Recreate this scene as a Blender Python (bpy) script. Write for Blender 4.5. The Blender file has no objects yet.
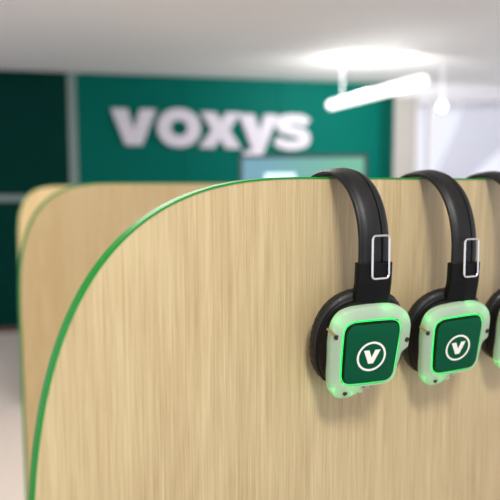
import bpy, bmesh, math
from mathutils import Vector, Matrix
R = math.radians
C = bpy.context.scene.collection
scn = bpy.context.scene

# ------------------------------------------------------------------ camera
cam_d = bpy.data.cameras.new('camera')
cam = bpy.data.objects.new('camera', cam_d); C.objects.link(cam); scn.camera = cam
cam_d.sensor_width = 36; cam_d.lens = 46.08; cam_d.clip_start = .01
cam.location = (0, 0, 1.4)
PITCH = math.atan(63 / 640)
cam.rotation_euler = (Matrix.Rotation(math.pi / 2 - PITCH, 3, 'X') @ Matrix.Rotation(R(-.2), 3, 'Z')).to_euler()
cam_d.dof.use_dof = True
cam_d.dof.focus_distance = .625
cam_d.dof.aperture_fstop = 4.2

# ------------------------------------------------------------------ world, lights, exposure
scn.view_settings.view_transform = 'Standard'
scn.view_settings.look = 'None'
scn.view_settings.gamma = 1
scn.view_settings.use_curve_mapping = False
scn.view_settings.exposure = 0.3
w = bpy.data.worlds.new('world'); scn.world = w; w.use_nodes = True
bg = w.node_tree.nodes['Background']
bg.inputs[0].default_value = (.88, .89, 1.0, 1); bg.inputs[1].default_value = .88

def area(name, loc, target, size, power, col=(1, 1, 1), size_y=None):
    l = bpy.data.lights.new(name, 'AREA'); l.energy = power; l.color = col; l.size = size
    if size_y: l.shape = 'RECTANGLE'; l.size_y = size_y
    o = bpy.data.objects.new(name, l); C.objects.link(o); o.location = loc
    o.rotation_euler = (Vector(target) - Vector(loc)).to_track_quat('-Z', 'Y').to_euler()
    return o
area('booth_ceiling_light', (.3, -.55, 2.35), (.08, .6, 1.3), .3, 16.5, (1, .975, .92))
area('sign_wall_wash', (1.1, 5.4, 2.42), (.9, 6.8, 1.75), .6, 36, (1, .98, .95))  # added out-of-view wash brightening the right part of the green wall
area('hall_fill', (-.6, 2.6, 2.45), (-.6, 2.6, 0), 1.2, 36, (1, .95, .88))  # added overhead fill for the hall, no fixture behind it

# ------------------------------------------------------------------ materials
def nodes(name):
    m = bpy.data.materials.new(name); m.use_nodes = True
    nt = m.node_tree
    return m, nt, nt.nodes['Principled BSDF']
def srgb(*c):
    return tuple(((x / 255) / 12.92 if x / 255 < .04045 else ((x / 255 + .055) / 1.055) ** 2.4) for x in c) + (1,)
def plain(name, col, rough=.5, metal=0, noise=.0, nscale=60, **kw):
    m, nt, b = nodes(name)
    b.inputs['Base Color'].default_value = col
    b.inputs['Roughness'].default_value = rough; b.inputs['Metallic'].default_value = metal
    for k, v in kw.items(): b.inputs[k.replace('_', ' ')].default_value = v
    tc = nt.nodes.new('ShaderNodeTexCoord'); n = nt.nodes.new('ShaderNodeTexNoise')
    n.inputs['Scale'].default_value = nscale; n.inputs['Detail'].default_value = 4
    nt.links.new(tc.outputs['Object'], n.inputs['Vector'])
    mr = nt.nodes.new('ShaderNodeMapRange')
    mr.inputs[3].default_value = max(0, rough - .08 - noise); mr.inputs[4].default_value = min(1, rough + .08 + noise)
    nt.links.new(n.outputs[0], mr.inputs[0]); nt.links.new(mr.outputs[0], b.inputs['Roughness'])
    if noise:
        bp = nt.nodes.new('ShaderNodeBump'); bp.inputs['Strength'].default_value = noise; bp.inputs['Distance'].default_value = .002
        nt.links.new(n.outputs[0], bp.inputs['Height']); nt.links.new(bp.outputs[0], b.inputs['Normal'])
    return m

def wood(name, light, dark, seed):
    """pale laminate: long vertical grain, fine pores and soft broad bands"""
    m, nt, b = nodes(name)
    N, L = nt.nodes, nt.links
    tc = N.new('ShaderNodeTexCoord')
    def noise(sx, sy, sz, detail, rough, dist=0):
        mp = N.new('ShaderNodeMapping'); mp.inputs['Scale'].default_value = (sx, sy, sz)
        mp.inputs['Location'].default_value = (seed, 0, seed * .7)
        n = N.new('ShaderNodeTexNoise'); n.inputs['Scale'].default_value = 1
        n.inputs['Detail'].default_value = detail; n.inputs['Roughness'].default_value = rough
        n.inputs['Distortion'].default_value = dist
        L.new(tc.outputs['Object'], mp.inputs[0]); L.new(mp.outputs[0], n.inputs['Vector']); return n
    fine = noise(620, 620, 11, 3, .65)
    mid = noise(150, 150, 3.0, 4, .6, .2)
    broad = noise(20, 20, 1.6, 3, .5, .6)
    def mul(a, k):
        x = N.new('ShaderNodeMath'); x.operation = 'MULTIPLY'; x.inputs[1].default_value = k; L.new(a, x.inputs[0]); return x.outputs[0]
    def add(a, c):
        x = N.new('ShaderNodeMath'); x.operation = 'ADD'; L.new(a, x.inputs[0]); L.new(c, x.inputs[1]); return x.outputs[0]
    fig = noise(6.5, 6.5, .9, 1, .4, .3)                       # growth-ring figure: contour lines of a slow field
    sn = N.new('ShaderNodeMath'); sn.operation = 'SINE'; L.new(mul(fig.outputs[0], 110), sn.inputs[0])
    s = add(add(add(mul(fine.outputs[0], .52), mul(mid.outputs[0], .24)), mul(broad.outputs[0], .22)), mul(sn.outputs[0], .018))
    cr = N.new('ShaderNodeValToRGB')
    cr.color_ramp.elements[0].position = .36; cr.color_ramp.elements[0].color = dark
    cr.color_ramp.elements[1].position = .64; cr.color_ramp.elements[1].color = light
    L.new(s, cr.inputs[0]); L.new(cr.outputs[0], b.inputs['Base Color'])
    b.inputs['Roughness'].default_value = .5
    bp = N.new('ShaderNodeBump'); bp.inputs['Strength'].default_value = .12; bp.inputs['Distance'].default_value = .0006
    L.new(fine.outputs[0], bp.inputs['Height']); L.new(bp.outputs[0], b.inputs['Normal'])
    return m

M = {}
M['wood'] = wood('pale_wood_laminate', srgb(212, 193, 148), srgb(174, 149, 105), 3.1)
M['wood_far'] = wood('warm_wood_laminate', srgb(228, 206, 158), srgb(204, 174, 122), 8.4)
M['green_edge'] = plain('green_edge_band', srgb(4, 138, 42), .4, Specular_IOR_Level=.25)
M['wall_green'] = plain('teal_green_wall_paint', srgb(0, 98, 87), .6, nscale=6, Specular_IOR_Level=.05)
M['wall_green_dark'] = plain('dark_green_wall_left', srgb(0, 52, 46), .6, nscale=6, Specular_IOR_Level=.05)  # darker green for the wall left of the grey strip
M['wall_green_mid'] = plain('deep_green_wall_end', srgb(0, 76, 66), .6, nscale=6, Specular_IOR_Level=.05)  # darker green for the narrow strip at the wall's right end
M['strip'] = plain('grey_aluminium_strip', srgb(122, 142, 138), .5)
M['white_letter'] = plain('white_acrylic_letter', srgb(208, 204, 216), .5)
M['ceiling'] = plain('white_ceiling_paint', srgb(244, 244, 244), .8, noise=.03)
M['floor'] = plain('pale_grey_floor', srgb(212, 202, 194), .5, noise=.02, nscale=9)
M['skirting'] = plain('reddish_brown_skirting', srgb(96, 66, 58), .5)
M['pillar'] = plain('pale_grey_plaster', srgb(182, 178, 172), .7)
M['white'] = plain('white_paint', srgb(238, 238, 242), .5)
M['black_rubber'] = plain('matt_black_rubber', srgb(10, 11, 10), .46, noise=.04, nscale=300, Specular_IOR_Level=.42)
M['black_leather'] = plain('black_soft_leatherette', srgb(14, 14, 14), .5, noise=.35, nscale=140)
M['black_plastic'] = plain('black_plastic', srgb(10, 10, 10), .38)
M['black_satin'] = plain('satin_black_plastic', srgb(5, 5, 5), .5, Specular_IOR_Level=.2)
M['chrome'] = plain('polished_chrome_wire', (.86, .85, .82, 1), .1, 1)
M['brass'] = plain('brass_pin', srgb(190, 160, 110), .3, 1)
M['screw'] = plain('dark_screw', srgb(92, 84, 66), .35, 1)
M['plate_green'] = plain('dark_green_cover_plate', srgb(0, 78, 50), .55, Specular_IOR_Level=.12)
M['print'] = plain('off_white_print', srgb(236, 236, 222), .6)
M['monitor'] = plain('dark_grey_monitor_plastic', srgb(48, 56, 62), .5)
M['sheer'] = plain('pale_lavender_sheer_cloth', srgb(240, 240, 252), .9, Transmission_Weight=0)
nt = M['sheer'].node_tree; tr = nt.nodes.new('ShaderNodeBsdfTranslucent'); tr.inputs[0].default_value = (.98, .98, 1, 1)
mx = nt.nodes.new('ShaderNodeMixShader'); mx.inputs[0].default_value = .6
nt.links.new(nt.nodes['Principled BSDF'].outputs[0], mx.inputs[1]); nt.links.new(tr.outputs[0], mx.inputs[2]); tp = nt.nodes.new('ShaderNodeBsdfTransparent'); m2 = nt.nodes.new('ShaderNodeMixShader'); m2.inputs[0].default_value = .62
nt.links.new(mx.outputs[0], m2.inputs[1]); nt.links.new(tp.outputs[0], m2.inputs[2]); nt.links.new(m2.outputs[0], nt.nodes['Material Output'].inputs[0])
m, nt, b = nodes('frosted_green_lit_plastic')
b.inputs['Base Color'].default_value = srgb(206, 220, 200); b.inputs['Roughness'].default_value = .6; b.inputs['Transmission Weight'].default_value = .1; b.inputs['IOR'].default_value = 1.4; b.inputs['Coat Weight'].default_value = 1; b.inputs['Coat Roughness'].default_value = .06
tr = nt.nodes.new('ShaderNodeBsdfTranslucent'); tr.inputs[0].default_value = (.85, 1, .85, 1)
mx = nt.nodes.new('ShaderNodeMixShader'); mx.inputs[0].default_value = .42
nt.links.new(b.outputs[0], mx.inputs[1]); nt.links.new(tr.outputs[0], mx.inputs[2])
nt.links.new(mx.outputs[0], nt.nodes['Material Output'].inputs[0])
M['frost'] = m
def emis(name, col, strength):
    m, nt, b = nodes(name)
    b.inputs['Base Color'].default_value = col; b.inputs['Emission Color'].default_value = col
    b.inputs['Emission Strength'].default_value = strength; b.inputs['Roughness'].default_value = .4
    return m
M['led'] = emis('green_led_light_guide', (.0, .72, .1, 1), 1.1)
M['led_chip'] = emis('green_led_chip', (.0, 1, .12, 1), 12)
M['tube'] = emis('white_lamp_diffuser', (1, .98, .95, 1), 2)
M['globe'] = emis('white_globe_diffuser', (1, 1, 1, 1), 3)
# lit screen: teal to pale blue picture with a pale panel
m, nt, b = nodes('lit_screen_picture')
tc = nt.nodes.new('ShaderNodeTexCoord'); sx = nt.nodes.new('ShaderNodeSeparateXYZ')
nt.links.new(tc.outputs['Object'], sx.inputs[0])
mr = nt.nodes.new('ShaderNodeMapRange'); mr.inputs[1].default_value = -.25; mr.inputs[2].default_value = .25
nt.links.new(sx.outputs[0], mr.inputs[0])
cr = nt.nodes.new('ShaderNodeValToRGB')
cr.color_ramp.elements[0].color = srgb(112, 168, 188); cr.color_ramp.elements[0].position = .1
cr.color_ramp.elements[1].color = srgb(112, 190, 160); cr.color_ramp.elements[1].position = .9
nt.links.new(mr.outputs[0], cr.inputs[0])
nt.links.new(cr.outputs[0], b.inputs['Emission Color']); b.inputs['Emission Strength'].default_value = .75
b.inputs['Base Color'].default_value = (.02, .02, .02, 1); b.inputs['Roughness'].default_value = .3
M['screen'] = m
M['screen_window'] = emis('pale_screen_window', srgb(176, 206, 224), .9)
m, nt, b = nodes('clear_window_glass')
b.inputs['Base Color'].default_value = (.97, .98, 1, 1); b.inputs['Roughness'].default_value = .02
b.inputs['Transmission Weight'].default_value = 1; b.inputs['IOR'].default_value = 1.45
M['glass'] = m

# ------------------------------------------------------------------ helpers
def tag(o, label=None, cat=None, group=None, kind=None):
    if label: o['label'] = label
    if cat: o['category'] = cat
    if group: o['group'] = group
    if kind: o['kind'] = kind
    return o
def empty(name, loc=(0, 0, 0), rz=0):
    o = bpy.data.objects.new(name, None); C.objects.link(o); o.location = loc; o.rotation_euler = (0, 0, rz)
    o.empty_display_size = .05
    return o
def make(name, verts, faces, mat, parent=None, smooth=True, bevel=0, sharp=35, xf=None):
    me = bpy.data.meshes.new(name)
    if xf is not None: verts = [xf @ Vector(v) for v in verts]
    me.from_pydata([tuple(v) for v in verts], [], faces)
    bm = bmesh.new(); bm.from_mesh(me)
    bmesh.ops.remove_doubles(bm, verts=bm.verts, dist=1e-7)
    bmesh.ops.recalc_face_normals(bm, faces=bm.faces)
    bm.to_mesh(me); bm.free()
    me.materials.append(M[mat])
    if smooth:
        for p in me.polygons: p.use_smooth = True
        me.set_sharp_from_angle(angle=R(sharp))
    o = bpy.data.objects.new(name, me); C.objects.link(o)
    if parent: o.parent = parent
    if bevel:
        bv = o.modifiers.new('bevel', 'BEVEL'); bv.width = bevel; bv.segments = 3; bv.limit_method = 'ANGLE'
    return o
def loft(loops, cap0=True, cap1=True, closed=False):
    n = len(loops[0]); v = [p for l in loops for p in l]; f = []
    K = len(loops)
    for k in range(K if closed else K - 1):
        a, c = k * n, ((k + 1) % K) * n
        for i in range(n):
            j = (i + 1) % n
            f.append((a + i, a + j, c + j, c + i))
    if not closed:
        if cap0: f.append(tuple(range(n))[::-1])
        if cap1: f.append(tuple(range((K - 1) * n, K * n)))
    return v, f
def join(*vf):
    V, F = [], []
    for v, f in vf:
        o = len(V); V += list(v); F += [tuple(i + o for i in q) for q in f]
    return V, F
def box(x0, x1, y0, y1, z0, z1):
    return loft([[(x0, y0, z0), (x1, y0, z0), (x1, y1, z0), (x0, y1, z0)], [(x0, y0, z1), (x1, y0, z1), (x1, y1, z1), (x0, y1, z1)]])
def prism(poly, y0, y1):
    """2-D outline in x-z pushed from y0 to y1"""
    return loft([[(x, y0, z) for x, z in poly], [(x, y1, z) for x, z in poly]])
def tube(path, r, n=12, closed=False):
    P = [Vector(p) for p in path]; K = len(P); loops = []; up = None
    for i, p in enumerate(P):
        a = P[(i - 1) % K] if closed or i else P[0]; c = P[(i + 1) % K] if closed or i < K - 1 else P[-1]
        t = (c - a).normalized()
        if up is None:
            up = t.orthogonal().normalized()
        up = (up - t * up.dot(t)).normalized(); s = t.cross(up)
        loops.append([p + (up * math.cos(2 * math.pi * k / n) + s * math.sin(2 * math.pi * k / n)) * r for k in range(n)])
    return loft(loops, closed=closed)
def cyl(a, c, r, n=20):
    return tube([a, c], r, n)

# ------------------------------------------------------------------ the setting
make('floor', *box(-4.5, 4.5, -2.5, 9.5, -.1, 0), 'floor', smooth=False)['kind'] = 'structure'
make('ceiling', *box(-4.5, 4.5, -2.5, 9.5, 2.5, 2.6), 'ceiling', smooth=False)['kind'] = 'structure'
# green cladding wall, running slightly away to the right
WALL = Matrix.Translation((.0023, 6.6795, 0)) @ Matrix.Rotation(R(13), 4, 'Z')
def wallpart(name, vf, mat, **k):
    o = make(name, *vf, mat, smooth=False, **k); o.matrix_world = WALL; return o
wallpart('wall_back', join(box(-1.72, -.70, 0, .15, 0, 2.5), box(-.694, .30, 0, .15, 0, 2.5), box(.306, 1.44, 0, .15, 0, 2.5), box(-1.72, 1.44, .15, .2, 0, 2.5)), 'wall_green')['kind'] = 'structure'
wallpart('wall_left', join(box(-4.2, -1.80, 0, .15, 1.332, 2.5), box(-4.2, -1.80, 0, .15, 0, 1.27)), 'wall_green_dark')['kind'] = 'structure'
wallpart('trim_1', box(-1.80, -1.72, -.005, .15, 0, 2.5), 'strip')['kind'] = 'structure'
wallpart('trim_2', box(-4.2, -1.80, -.003, .15, 1.27, 1.332), 'strip')['kind'] = 'structure'
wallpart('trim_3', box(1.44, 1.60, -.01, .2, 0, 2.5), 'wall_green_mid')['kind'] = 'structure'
wallpart('baseboard_back', box(-4.2, 1.6, -.02, 0, 0, .05), 'skirting')['kind'] = 'structure'
wallpart('pillar', box(1.602, 1.86, -.02, .24, 0, 2.36), 'pillar')['kind'] = 'structure'
wallpart('trim_4', box(1.602, 4.2, -.06, .24, 2.36, 2.5), 'white')['kind'] = 'structure'
# window front to the right of the pillar
wf = make('window_1', *join(box(1.86, 1.92, .02, .1, 0, 2.36), box(2.03, 2.10, .02, .1, 0, 2.36), box(3.1, 3.16, .02, .1, 0, 2.36), box(4.14, 4.2, .02, .1, 0, 2.36),
          box(1.86, 4.2, .02, .1, 0, .09), box(1.86, 4.2, .02, .1, 2.3, 2.36)), 'white', smooth=False)
wf.matrix_world = WALL; wf['kind'] = 'structure'
make('pane', *box(1.9, 4.16, .05, .062, .08, 2.32), 'glass', wf, smooth=False)

# ------------------------------------------------------------------ wall sign
sign = empty('wall_sign'); sign.matrix_world = WALL
tag(sign, 'large bold white five-letter word mounted on the green wall', 'sign')
Z0, Z1 = 1.80, 2.155
def letter(poly): make('letter', *prism(poly, -.045, -.001), 'white_letter', sign, smooth=False)
letter([(-1.395, 2.165), (-1.235, 2.165), (-1.178, 1.965), (-1.118, 2.165), (-.958, 2.165), (-1.10, 1.815), (-1.262, 1.815)])
n = 48
def se(cx, cz, a, c, e, k=n):
    out = []
    for i in range(k):
        t = 2 * math.pi * i / k; x, z = math.cos(t), math.sin(t)
        out.append((cx + a * math.copysign(abs(x) ** (2 / e), x), cz + c * math.copysign(abs(z) ** (2 / e), z)))
    return out
def ring_prism(o, i, y0, y1):
    return loft([[(x, y0, z) for x, z in o], [(x, y1, z) for x, z in o], [(x, y1, z) for x, z in i], [(x, y0, z) for x, z in i]], closed=True)
make('letter', *ring_prism(se(-.733, 1.99, .216, .19, 2.1), se(-.733, 1.99, .085, .078, 2), -.045, -.001), 'white_letter', sign, smooth=False)
letter([(-.515, 2.15), (-.36, 2.15), (-.308, 2.065), (-.255, 2.15), (-.104, 2.15), (-.222, 1.978), (-.096, Z0 - .008), (-.258, Z0 - .008), (-.316, 1.893), (-.375, Z0 - .003), (-.535, Z0 - .003), (-.402, 1.978)])
letter([(-.122, 2.14), (.038, 2.14), (.094, 1.965), (.148, 2.14), (.29, 2.14), (.155, 1.80), (.125, 1.73), (.08, 1.675), (.0, 1.655), (-.075, 1.66), (-.075, 1.77), (-.03, 1.765), (0, 1.775), (.012, 1.80)])
# s as a thick stroke
cl = [(.605, 2.055), (.56, 2.09), (.45, 2.10), (.345, 2.085), (.315, 2.045), (.345, 2.005), (.45, 1.978), (.555, 1.952), (.592, 1.905), (.56, 1.855), (.45, 1.832), (.335, 1.845), (.272, 1.885)]
def catmull(P, k=8, closed=False):
    out = []; L = len(P)
    g = (lambda i: P[i % L]) if closed else (lambda i: P[max(0, min(L - 1, i))])
    for i in range(L if closed else L - 1):
        p0, p1, p2, p3 = (Vector(g(i + j)) for j in (-1, 0, 1, 2))
        for s in range(k):
            t = s / k
            out.append(tuple(.5 * ((2 * p1) + (p2 - p0) * t + (2 * p0 - 5 * p1 + 4 * p2 - p3) * t * t + (3 * p1 - p0 - 3 * p2 + p3) * t ** 3)))
    if not closed: out.append(tuple(P[-1]))
    return out
cs = catmull(cl, 5); lt, rt = [], []
for i, p in enumerate(cs):
    a, c = Vector(cs[max(0, i - 1)]), Vector(cs[min(len(cs) - 1, i + 1)]); t = (c - a).normalized(); nn = Vector((-t.y, t.x))
    lt.append(tuple(Vector(p) + nn * .048)); rt.append(tuple(Vector(p) - nn * .048))
lp = [[(l[0], -.045, l[1]), (r[0], -.045, r[1]), (r[0], -.001, r[1]), (l[0], -.001, l[1])] for l, r in zip(lt, rt)]
make('letter', *loft(lp), 'white_letter', sign, smooth=False)

# ------------------------------------------------------------------ divider panels
PY = R(38)
DV = Vector((math.cos(PY), math.sin(PY), 0)); NV = Vector((math.sin(PY), -math.cos(PY), 0))
RX, RZ, LEFT, EX, TH = .317, .397, -.3065, 3.4, .0075
def outline(top, right, off):
    """rounded upper left corner; local x along the panel, z up from the floor"""
    cx, cz = LEFT + RX, top - RZ; pts = [(LEFT - off, .0)]
    K = 64
    for i in range(K + 1):
        t = math.pi / 2 * i / K
        x, z = math.cos(t) ** (2 / EX), math.sin(t) ** (2 / EX)
        pts.append((cx - (RX + off) * x, cz + (RZ + off) * z))
    pts += [(right, top + off), (right, 0)]
    return pts
def panel(loc, top, right, label, mat, lip=.0017):
    root = empty('divider_panel', loc, PY)
    tag(root, label, 'divider', 'rounded wooden divider panels')
    make('board', *prism(outline(top, right, 0), 0, TH), mat, root, smooth=False)
    o, i = outline(top, right, lip)[:-1], outline(top, right, 0)[:-1]
    lp = [[(a[0], -.0008, a[1]), (a[0], TH + .0008, a[1]), (c[0], TH + .0008, c[1]), (c[0], -.0008, c[1])] for a, c in zip(o, i)]
    make('edge_band', *loft(lp), 'green_edge', root, sharp=50)
    return root
TOP = 1.4 + .0079
P = Vector((.0778, .64, 0))
panel(P, TOP, .95, 'nearest rounded pale wood panel with green edge carrying the black headphones', 'wood')
def far(L, top, right, label):
    panel(Vector((L[0], L[1], 0)) - DV * LEFT, top, right, label, 'wood_far', .004)
far((-.618, 1.7), 1.411, 1.35, 'blurred wooden panel directly behind the nearest one, in front of the rearmost', )
far((-1.45, 4.0), 1.41, 1.3, 'rearmost blurred wooden panel, only its rounded green edge showing at far left')

# ------------------------------------------------------------------ headphones
def rrect(wt, wb, h, r, k=10):
    """rounded trapezoid, counter-clockwise"""
    c = [(wt / 2, h / 2), (-wt / 2, h / 2), (-wb / 2, -h / 2), (wb / 2, -h / 2)]; out = []
    for i in range(4):
        p = Vector(c[i]); a = (Vector(c[i - 1]) - p).normalized(); d = (Vector(c[(i + 1) % 4]) - p).normalized()
        half = a.angle(d) / 2; q = r / math.tan(half); s, e = p + a * q, p + d * q
        for j in range(k + 1):
            t = j / k; out.append(tuple((1 - t) ** 2 * s + 2 * t * (1 - t) * (p * .3 + (s + e) * .35 if False else p) + t * t * e))
    return out
NA = 96
def polar(poly):
    """resample a star-shaped outline at even angles"""
    P_ = [Vector(p) for p in poly]; out = []
    for k in range(NA):
        t = 2 * math.pi * k / NA; d = Vector((math.cos(t), math.sin(t))); best = 0
        for i in range(len(P_)):
            a, c = P_[i], P_[(i + 1) % len(P_)]; e = c - a
            den = d.x * e.y - d.y * e.x
            if abs(den) < 1e-12: continue
            s = (a.x * e.y - a.y * e.x) / den; u = (a.x * d.y - a.y * d.x) / den
            if s > 0 and -1e-6 <= u <= 1 + 1e-6: best = max(best, s)
        out.append((d.x * best, d.y * best))
    return out
def grow(poly, g):
    out = []
    for x, z in poly:
        l = math.hypot(x, z); out.append((x * (1 + g / l), z * (1 + g / l)))
    return out
mm = .001
FACE = polar([(x, z + 1.5 * mm) for x, z in rrect(56 * mm, 51.5 * mm, 60.5 * mm, 11 * mm)])
FRAME = polar(catmull([(x * mm, z * mm) for x, z in ((-39, -26), (-40.6, -5), (-41.5, 16), (-40, 31), (-34, 41), (-23.8, 45.5), (-9.5, 47), (7, 47.4), (22, 46.4),
        (33, 42), (40, 34), (43, 24), (43.4, 11), (43, 2), (37.6, -2), (35.2, -12), (32, -24), (27.5, -32.3), (12.5, -36), (-2, -37.3), (-9.5, -44), (-20.5, -47.5), (-30, -45), (-36.5, -37))], 6, True))
def lay(poly, y): return [(x, y, z) for x, z in poly]
def supere(a, c, e, cz=0): return polar([(x, z) for x, z in se(0, 0, a, c, e, 160)]), cz
def discloop(a, c, e, y, cz=4.5 * mm):
    p, _ = supere(a * mm, c * mm, e); return [(x, y * mm, z + cz) for x, z in p]

def cup(root, xf, front):
    """one ear cup; local -y is outwards, the cover plate lies at y = 0"""
    # soft cushion against the panel
    loops = [discloop(a, c, 2.35, y) for a, c, y in ((30, 31, 30), (31, 32, 37), (34, 35, 39.6), (38, 39, 40), (43, 44, 39.6), (47, 49, 37), (49.7, 52, 32.5), (49.7, 52, 28), (48.5, 50.5, 24.5), (46, 47, 23))]
    cu = make('ear_cushion', *loft(loops), 'black_leather', root, xf=xf, sharp=60)
    # stitched pleats round the rim
    vf = []
    if front:
        for k in range(44):
            t = 2 * math.pi * k / 44
            path = []
            for a, y in ((48.9, 25.6), (49.8, 28), (49.9, 32), (48, 36.2)):
                x, z = math.cos(t), math.sin(t)
                q = (abs(x) ** 2.35 + abs(z) ** 2.35) ** (-1 / 2.35)
                path.append((x * q * a * mm, y * mm, z * q * (a + 2.2) * mm + 4.5 * mm))
            vf.append(tube(path, .28 * mm, 5))
        make('pleat', *join(*vf), 'black_leather', cu, xf=xf)
    # cup shell
    loops = [discloop(a, c, 2.5, y, z * mm) for a, c, y, z in ((46, 47, 26, 3), (47.2, 48.2, 24, 3), (47.2, 48.2, 22.5, 3), (45.4, 46.4, 21, 3), (45.4, 46.4, 18, 3), (44.4, 45.2, 15, 2), (40.5, 42.5, 12, 1.5), (36, 38, 9, 0))]
    make('ear_cup', *loft(loops), 'black_satin', root, xf=xf, sharp=40)
    # frosted frame lit from inside
    inn = grow(FACE, 3.6 * mm)
    fr = make('light_frame', *loft([lay(inn, 7.5 * mm), lay(inn, 3.4 * mm), lay(grow(inn, .5 * mm), 2.6 * mm), lay(grow(inn, 1.6 * mm), 2.4 * mm),
                lay(grow(FRAME, -3.0 * mm), 4.4 * mm), lay(grow(FRAME, -1.2 * mm), 5.2 * mm), lay(grow(FRAME, -.2 * mm), 6.6 * mm), lay(FRAME, 8 * mm), lay(FRAME, 13 * mm)], False, False), 'frost', root, xf=xf, sharp=45)
    tag(fr, 'frosted frame glowing green')
    if front:
        for x, z in ((-36.8, 20), (38.8, 11), (-21.5, -40)):
            sc = make('screw', *join(tube([(x * mm, 7 * mm, z * mm), (x * mm, 3.4 * mm, z * mm)], 2.5 * mm, 20), tube([(x * mm, 3.5 * mm, z * mm), (x * mm, 2.9 * mm, z * mm)], 1.2 * mm, 6)), 'screw', fr, xf=xf)
        for x0, x1, z0 in ((-6.5, -1.5, -43), (1.5, 6, -39.5)):
            make('connector_tab', *box(x0 * mm, x1 * mm, 6 * mm, 11 * mm, z0 * mm, (z0 + 5) * mm), 'frost', fr, xf=xf, smooth=False, bevel=.6 * mm)
    # light guide between frame and cover
    make('light_guide', *loft([lay(grow(FACE, 2.1 * mm), 9 * mm), lay(grow(FACE, 2.1 * mm), 3.2 * mm), lay(grow(FACE, 2.7 * mm), 3.2 * mm), lay(grow(FACE, 2.7 * mm), 9 * mm)], closed=True), 'led', root, xf=xf, sharp=40)
    for x, z in ((-31, -37), (-12, -42), (35, 34), (-33, 33), (14, 42), (36.5, 4), (6, -33.5), (-36, 0)):
        make('led_chip', *box((x - 1.2) * mm, (x + 1.2) * mm, 10.5 * mm, 12 * mm, (z - 1.2) * mm, (z + 1.2) * mm), 'led_chip', root, xf=xf, smooth=False)
    # black tray and green cover with printed mark
    make('cover_tray', *loft([lay(grow(FACE, 2.1 * mm), 10 * mm), lay(grow(FACE, 2.1 * mm), 3.4 * mm), lay(grow(FACE, 1.6 * mm), 2.9 * mm), lay(grow(FACE, .5 * mm), 2.9 * mm), lay(grow(FACE, .2 * mm), .7 * mm)]), 'black_plastic', root, xf=xf)
    pl = make('cover_plate', *loft([lay(grow(FACE, 0), .9 * mm), lay(grow(FACE, 0), .2 * mm), lay(grow(FACE, -.5 * mm), 0)]), 'plate_green', root, xf=xf, sharp=60)
    tag(pl, 'dark green cover plate with printed letter in a ring')
    if front:
        ez = -1.2 * mm
        ri = ring_prism(se(0, ez, 15.3 * mm, 15.3 * mm, 2, 72), se(0, ez, 13.2 * mm, 13.2 * mm, 2, 72), -.15 * mm, .1 * mm)
        V = [(-8.6, 6.6), (-2.9, 6.6), (.3, -1.2), (3.4, 6.6), (9.0, 6.6), (2.6, -7.4), (-2.6, -7.4)]
        vv = prism([(x * mm, z * mm + ez) for x, z in V], -.15 * mm, .1 * mm)
        make('emblem', *join(ri, vv), 'print', pl, xf=xf, smooth=False)
        # small pin at the upper hinge
        make('hinge_pin', *tube([(-38 * mm, 4.6 * mm, 22 * mm), (-45.5 * mm, 7.5 * mm, 28 * mm)], 1.2 * mm, 12), 'brass', root, xf=xf)

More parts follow.
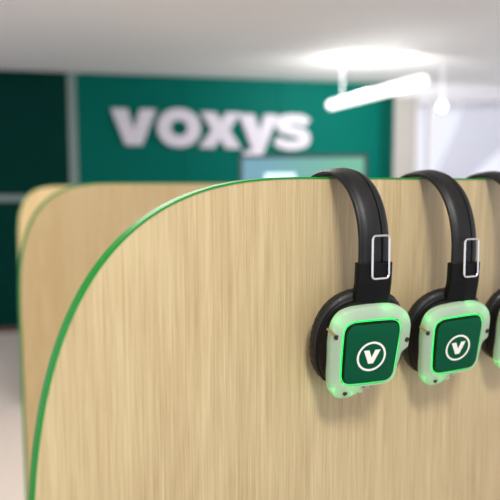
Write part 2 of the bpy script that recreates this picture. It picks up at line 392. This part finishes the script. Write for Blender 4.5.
def headphones(rootpos, yaw, facepos, fyaw, fpit, froll, D, drop, label):
    root = empty('headphones', rootpos, yaw)
    tag(root, label, 'headphones', 'headphones hanging over the wooden panel')
    inv = (Matrix.Translation(rootpos) @ Matrix.Rotation(yaw, 4, 'Z')).inverted()
    TOPZ = .0016
    ZE = -.064 - drop                                         # where the band enters the sleeve
    # band centre line (underside) in the y-z plane, front half mirrored to the back
    half = []
    K = 26
    for i in range(K + 1):
        t = math.pi / 2 * i / K
        half.append((-D * math.sin(t) ** (2 / 2.15), TOPZ + (ZE - TOPZ) * (1 - max(0, math.cos(t)) ** (2 / 2.15))))
    half.append((-D + .0005, ZE - .02))
    path = [(-y, z) for y, z in half[::-1]] + half[1:]
    SEC = [(-14, 0), (-16.4, .8), (-17.4, 2.2), (-17.4, 3.4), (-16.6, 4.5), (-15.4, 5.0), (-14.6, 4.5), (-14.2, 4.1), (-13.7, 4.3), (-13, 5.3), (-8, 6.7), (0, 7.7), (4.6, 8.1), (5.4, 6.9), (6, 5.4), (6.8, 5.4), (7.6, 7.1), (8.4, 7.4), (13.5, 6.1), (16.4, 4.6), (17.2, 3), (16.6, 1.2), (14, 0)]
    loops = []
    for i, (y, z) in enumerate(path):
        a, c = path[max(0, i - 1)], path[min(len(path) - 1, i + 1)]
        t = Vector((c[0] - a[0], c[1] - a[1])).normalized(); nr = Vector((t.y, -t.x))
        if nr.dot(Vector((y, z + .06))) < 0: nr = -nr
        loops.append([(x * mm, y + nr.x * r * mm, z + nr.y * r * mm) for x, r in SEC])
    hb = make('headband', *loft(loops), 'black_rubber', root, sharp=40)
    for s in (1, -1):
        F = Matrix.Identity(4) if s == 1 else Matrix.Rotation(math.pi, 4, 'Z')
        zt, zb = ZE - .012, ZE - .058
        # sleeve that carries the cup: flat front, raked flanks
        def sec(z, k, dy):
            q = [(-17, 6), (-18, 1), (-17.5, -2), (-4.5, -9.5), (-3, -10), (13.5, -10.5), (17, -8), (18, 0), (17, 6)]
            return [(x * mm * k, -D - .002 + dy + y * mm, z) for x, y in q]
        dy = .006
        sl = make('sleeve', *loft([sec(zt, 1, 0), sec(zt - .02, 1.0, .001), sec(zb, 1.06, dy)]), 'black_satin', root, xf=F, bevel=.0009, smooth=False)
        # wire buckle bridging band and sleeve
        bx0, bx1, bz0, bz1, r = -.0098, .0095, zt - .0145, zt + .0255, .0035
        pts = []
        for cx, cz, a0 in ((bx1 - r, bz1 - r, 0), (bx0 + r, bz1 - r, 90), (bx0 + r, bz0 + r, 180), (bx1 - r, bz0 + r, 270)):
            for j in range(6):
                a = R(a0 + 18 * j); pts.append((cx + r * math.cos(a), -D - .0135 + (bz1 - (cz + r * math.sin(a))) * -.0 , cz + r * math.sin(a)))
        make('buckle', *tube(pts, .00115, 10, True), 'chrome', root, xf=F)
        if s == 1:
            cy, sy, cp, sp = math.cos(fyaw), math.sin(fyaw), math.cos(fpit), math.sin(fpit)
            nv = Vector((sy * cp, -cy * cp, sp)); ex = Vector((cy, sy, 0)); ez = ex.cross(-nv)
            ex, ez = ex * math.cos(froll) - ez * math.sin(froll), ex * math.sin(froll) + ez * math.cos(froll)
            W_ = Matrix(((ex.x, -nv.x, ez.x, facepos[0]), (ex.y, -nv.y, ez.y, facepos[1]), (ex.z, -nv.z, ez.z, facepos[2]), (0, 0, 0, 1)))
            Lc = inv @ W_
            cup(root, Lc, True)
        else:
            lc = Lc.translation; lc = Vector((-lc.x, -lc.y + .002, lc.z))
            Rb = Matrix.Rotation(math.pi + (PY - yaw) * .9, 4, 'Z') @ Matrix.Rotation(fpit * -1 * -1, 4, 'X')
            cup(root, Matrix.Translation(lc) @ Rb, False)
    return root
headphones((.0893, .6554, TOP + .0017), R(27), (.1146, .5926, 1.2412), R(18.3), R(-12.1), R(-.4), .058, .0045,
           'leftmost black headphones, fully in view, green lit frame and green badge')
headphones((.2017, .7432, TOP + .0017), R(27), (.2246, .6786, 1.2273), R(18.9), R(-12.8), R(-4), .061, .015,
           'middle black headphones with green badge, second along the panel')
headphones((.3067, .8252, TOP + .0017), R(27), (.3432, .7712, 1.2181), R(18.6), R(-12.5), R(-2), .060, .014,
           'rightmost black headphones, cut off by the edge of the picture')

# ------------------------------------------------------------------ monitor on a standing desk between the panels
mon = empty('monitor', (.236, 2.9, 1.05), R(-11.5))
tag(mon, 'blurred flat monitor with teal screen rising behind the nearest wooden panel', 'monitor')
mw, z0, z1 = .288, .15, .494
make('housing', *join(box(-mw, mw, .004, .03, z0, z1), box(-.14, .14, .03, .055, z0 + .06, z1 - .08)), 'monitor', mon, smooth=False, bevel=.003)
o_ = [(-mw, z0), (mw, z0), (mw, z1), (-mw, z1)]; i_ = [(-mw + .014, z0 + .018), (mw - .014, z0 + .018), (mw - .014, z1 - .015), (-mw + .014, z1 - .015)]
make('bezel', *ring_prism(o_, i_, -.004, .004), 'monitor', mon, smooth=False)
sc_ = make('screen', *box(-mw + .014, mw - .014, .001, .004, z0 + .018, z1 - .015), 'screen', mon, smooth=False)
make('window_panel', *box(-.17, -.03, -.0005, .001, z0 + .12, z1 - .082), 'screen_window', sc_, smooth=False)
make('stand', *join(box(-.03, .03, .03, .06, .008, z0 + .16), box(-.12, .12, -.06, .12, 0, .01)), 'monitor', mon, smooth=False, bevel=.003)
dk = empty('standing_desk', (.236, 2.93, 0), PY)
tag(dk, 'tall wooden desk that carries the monitor between the panels', 'desk')
make('desktop', *box(-.42, .42, -.12, .2, 1.02, 1.05), 'wood_far', dk, smooth=False, bevel=.003)
for sx_ in (-1, 1):
    for y_ in (-.09, .16):
        make('leg', *box(sx_ * .39 - .018, sx_ * .39 + .018, y_ - .018, y_ + .018, 0, 1.02), 'white', dk, smooth=False)

# ------------------------------------------------------------------ lamps
a, c = Vector((.735, 6.0, 2.145)), Vector((1.24, 4.61, 2.145)); dr = (c - a).normalized()
tl = empty('pendant_lamp', a)
tag(tl, 'glowing white tube lamp hanging in front of the green wall', 'lamp')
rr = .042
cap = [a - a + dr * (-rr * math.cos(t) + rr) for t in [R(x) for x in range(0, 91, 15)]]
lps = []
sd = dr.cross(Vector((0, 0, 1))).normalized(); Ln = (c - a).length
prof = [(rr - rr * math.cos(R(t)), max(.0008, rr * math.sin(R(t)))) for t in range(0, 91, 15)]
prof += [(Ln - x, r) for x, r in prof[::-1]]
for x, r in prof:
    lps.append([dr * x + (sd * math.cos(2 * math.pi * k / 20) + Vector((0, 0, 1)) * math.sin(2 * math.pi * k / 20)) * r for k in range(20)])
make('diffuser', *loft(lps), 'tube', tl)
for x in (.25, Ln - .25):
    make('suspension_wire', *cyl(dr * x + Vector((0, 0, rr)), dr * x + Vector((0, 0, .355)), .003, 8), 'white', tl)
gl = empty('pendant_lamp', (1.775, 6.0, 2.128))
tag(gl, 'small round white pendant lamp against the bright window', 'lamp')
lps = [[(math.cos(2 * math.pi * k / 24) * .036 * math.sin(R(t)), math.sin(2 * math.pi * k / 24) * .036 * math.sin(R(t)), -.036 * math.cos(R(t))) for k in range(24)] for t in (1, 15, 30, 45, 60, 75, 90, 105, 120, 135, 150, 165)]
make('globe', *loft(lps), 'globe', gl)
make('cap', *cyl((0, 0, .036), (0, 0, .07), .016), 'white', gl)
make('cord', *cyl((0, 0, .07), (0, 0, .372), .004, 8), 'white', gl)

# ------------------------------------------------------------------ sheer curtain gathered across the window
top_, bot_ = (2.40, 3.35), (1.98, 2.42)
rows, cols = 22, 60; V, F = [], []
for r in range(rows + 1):
    q = r / rows; z = 2.33 - q * 1.9
    b0, b1 = (2.0, 2.30); e = min(1, q / .62); e = e * e * (3 - 2 * e)
    x0 = top_[0] * (1 - e) + b0 * e; x1 = top_[1] * (1 - e) + b1 * e
    for k in range(cols + 1):
        s = k / cols
        V.append((x0 + (x1 - x0) * s, -.03 + .028 * math.sin(s * 2 * math.pi * 9), z))
for r in range(rows):
    for k in range(cols):
        i = r * (cols + 1) + k; F.append((i, i + 1, i + cols + 2, i + cols + 1))
cu = make('curtain', V, F, 'sheer', sharp=180); cu.matrix_world = WALL
sd_ = cu.modifiers.new('thickness', 'SOLIDIFY'); sd_.thickness = .002
tag(cu, 'pale lavender sheer curtain drawn aside across the bright window', 'curtain')
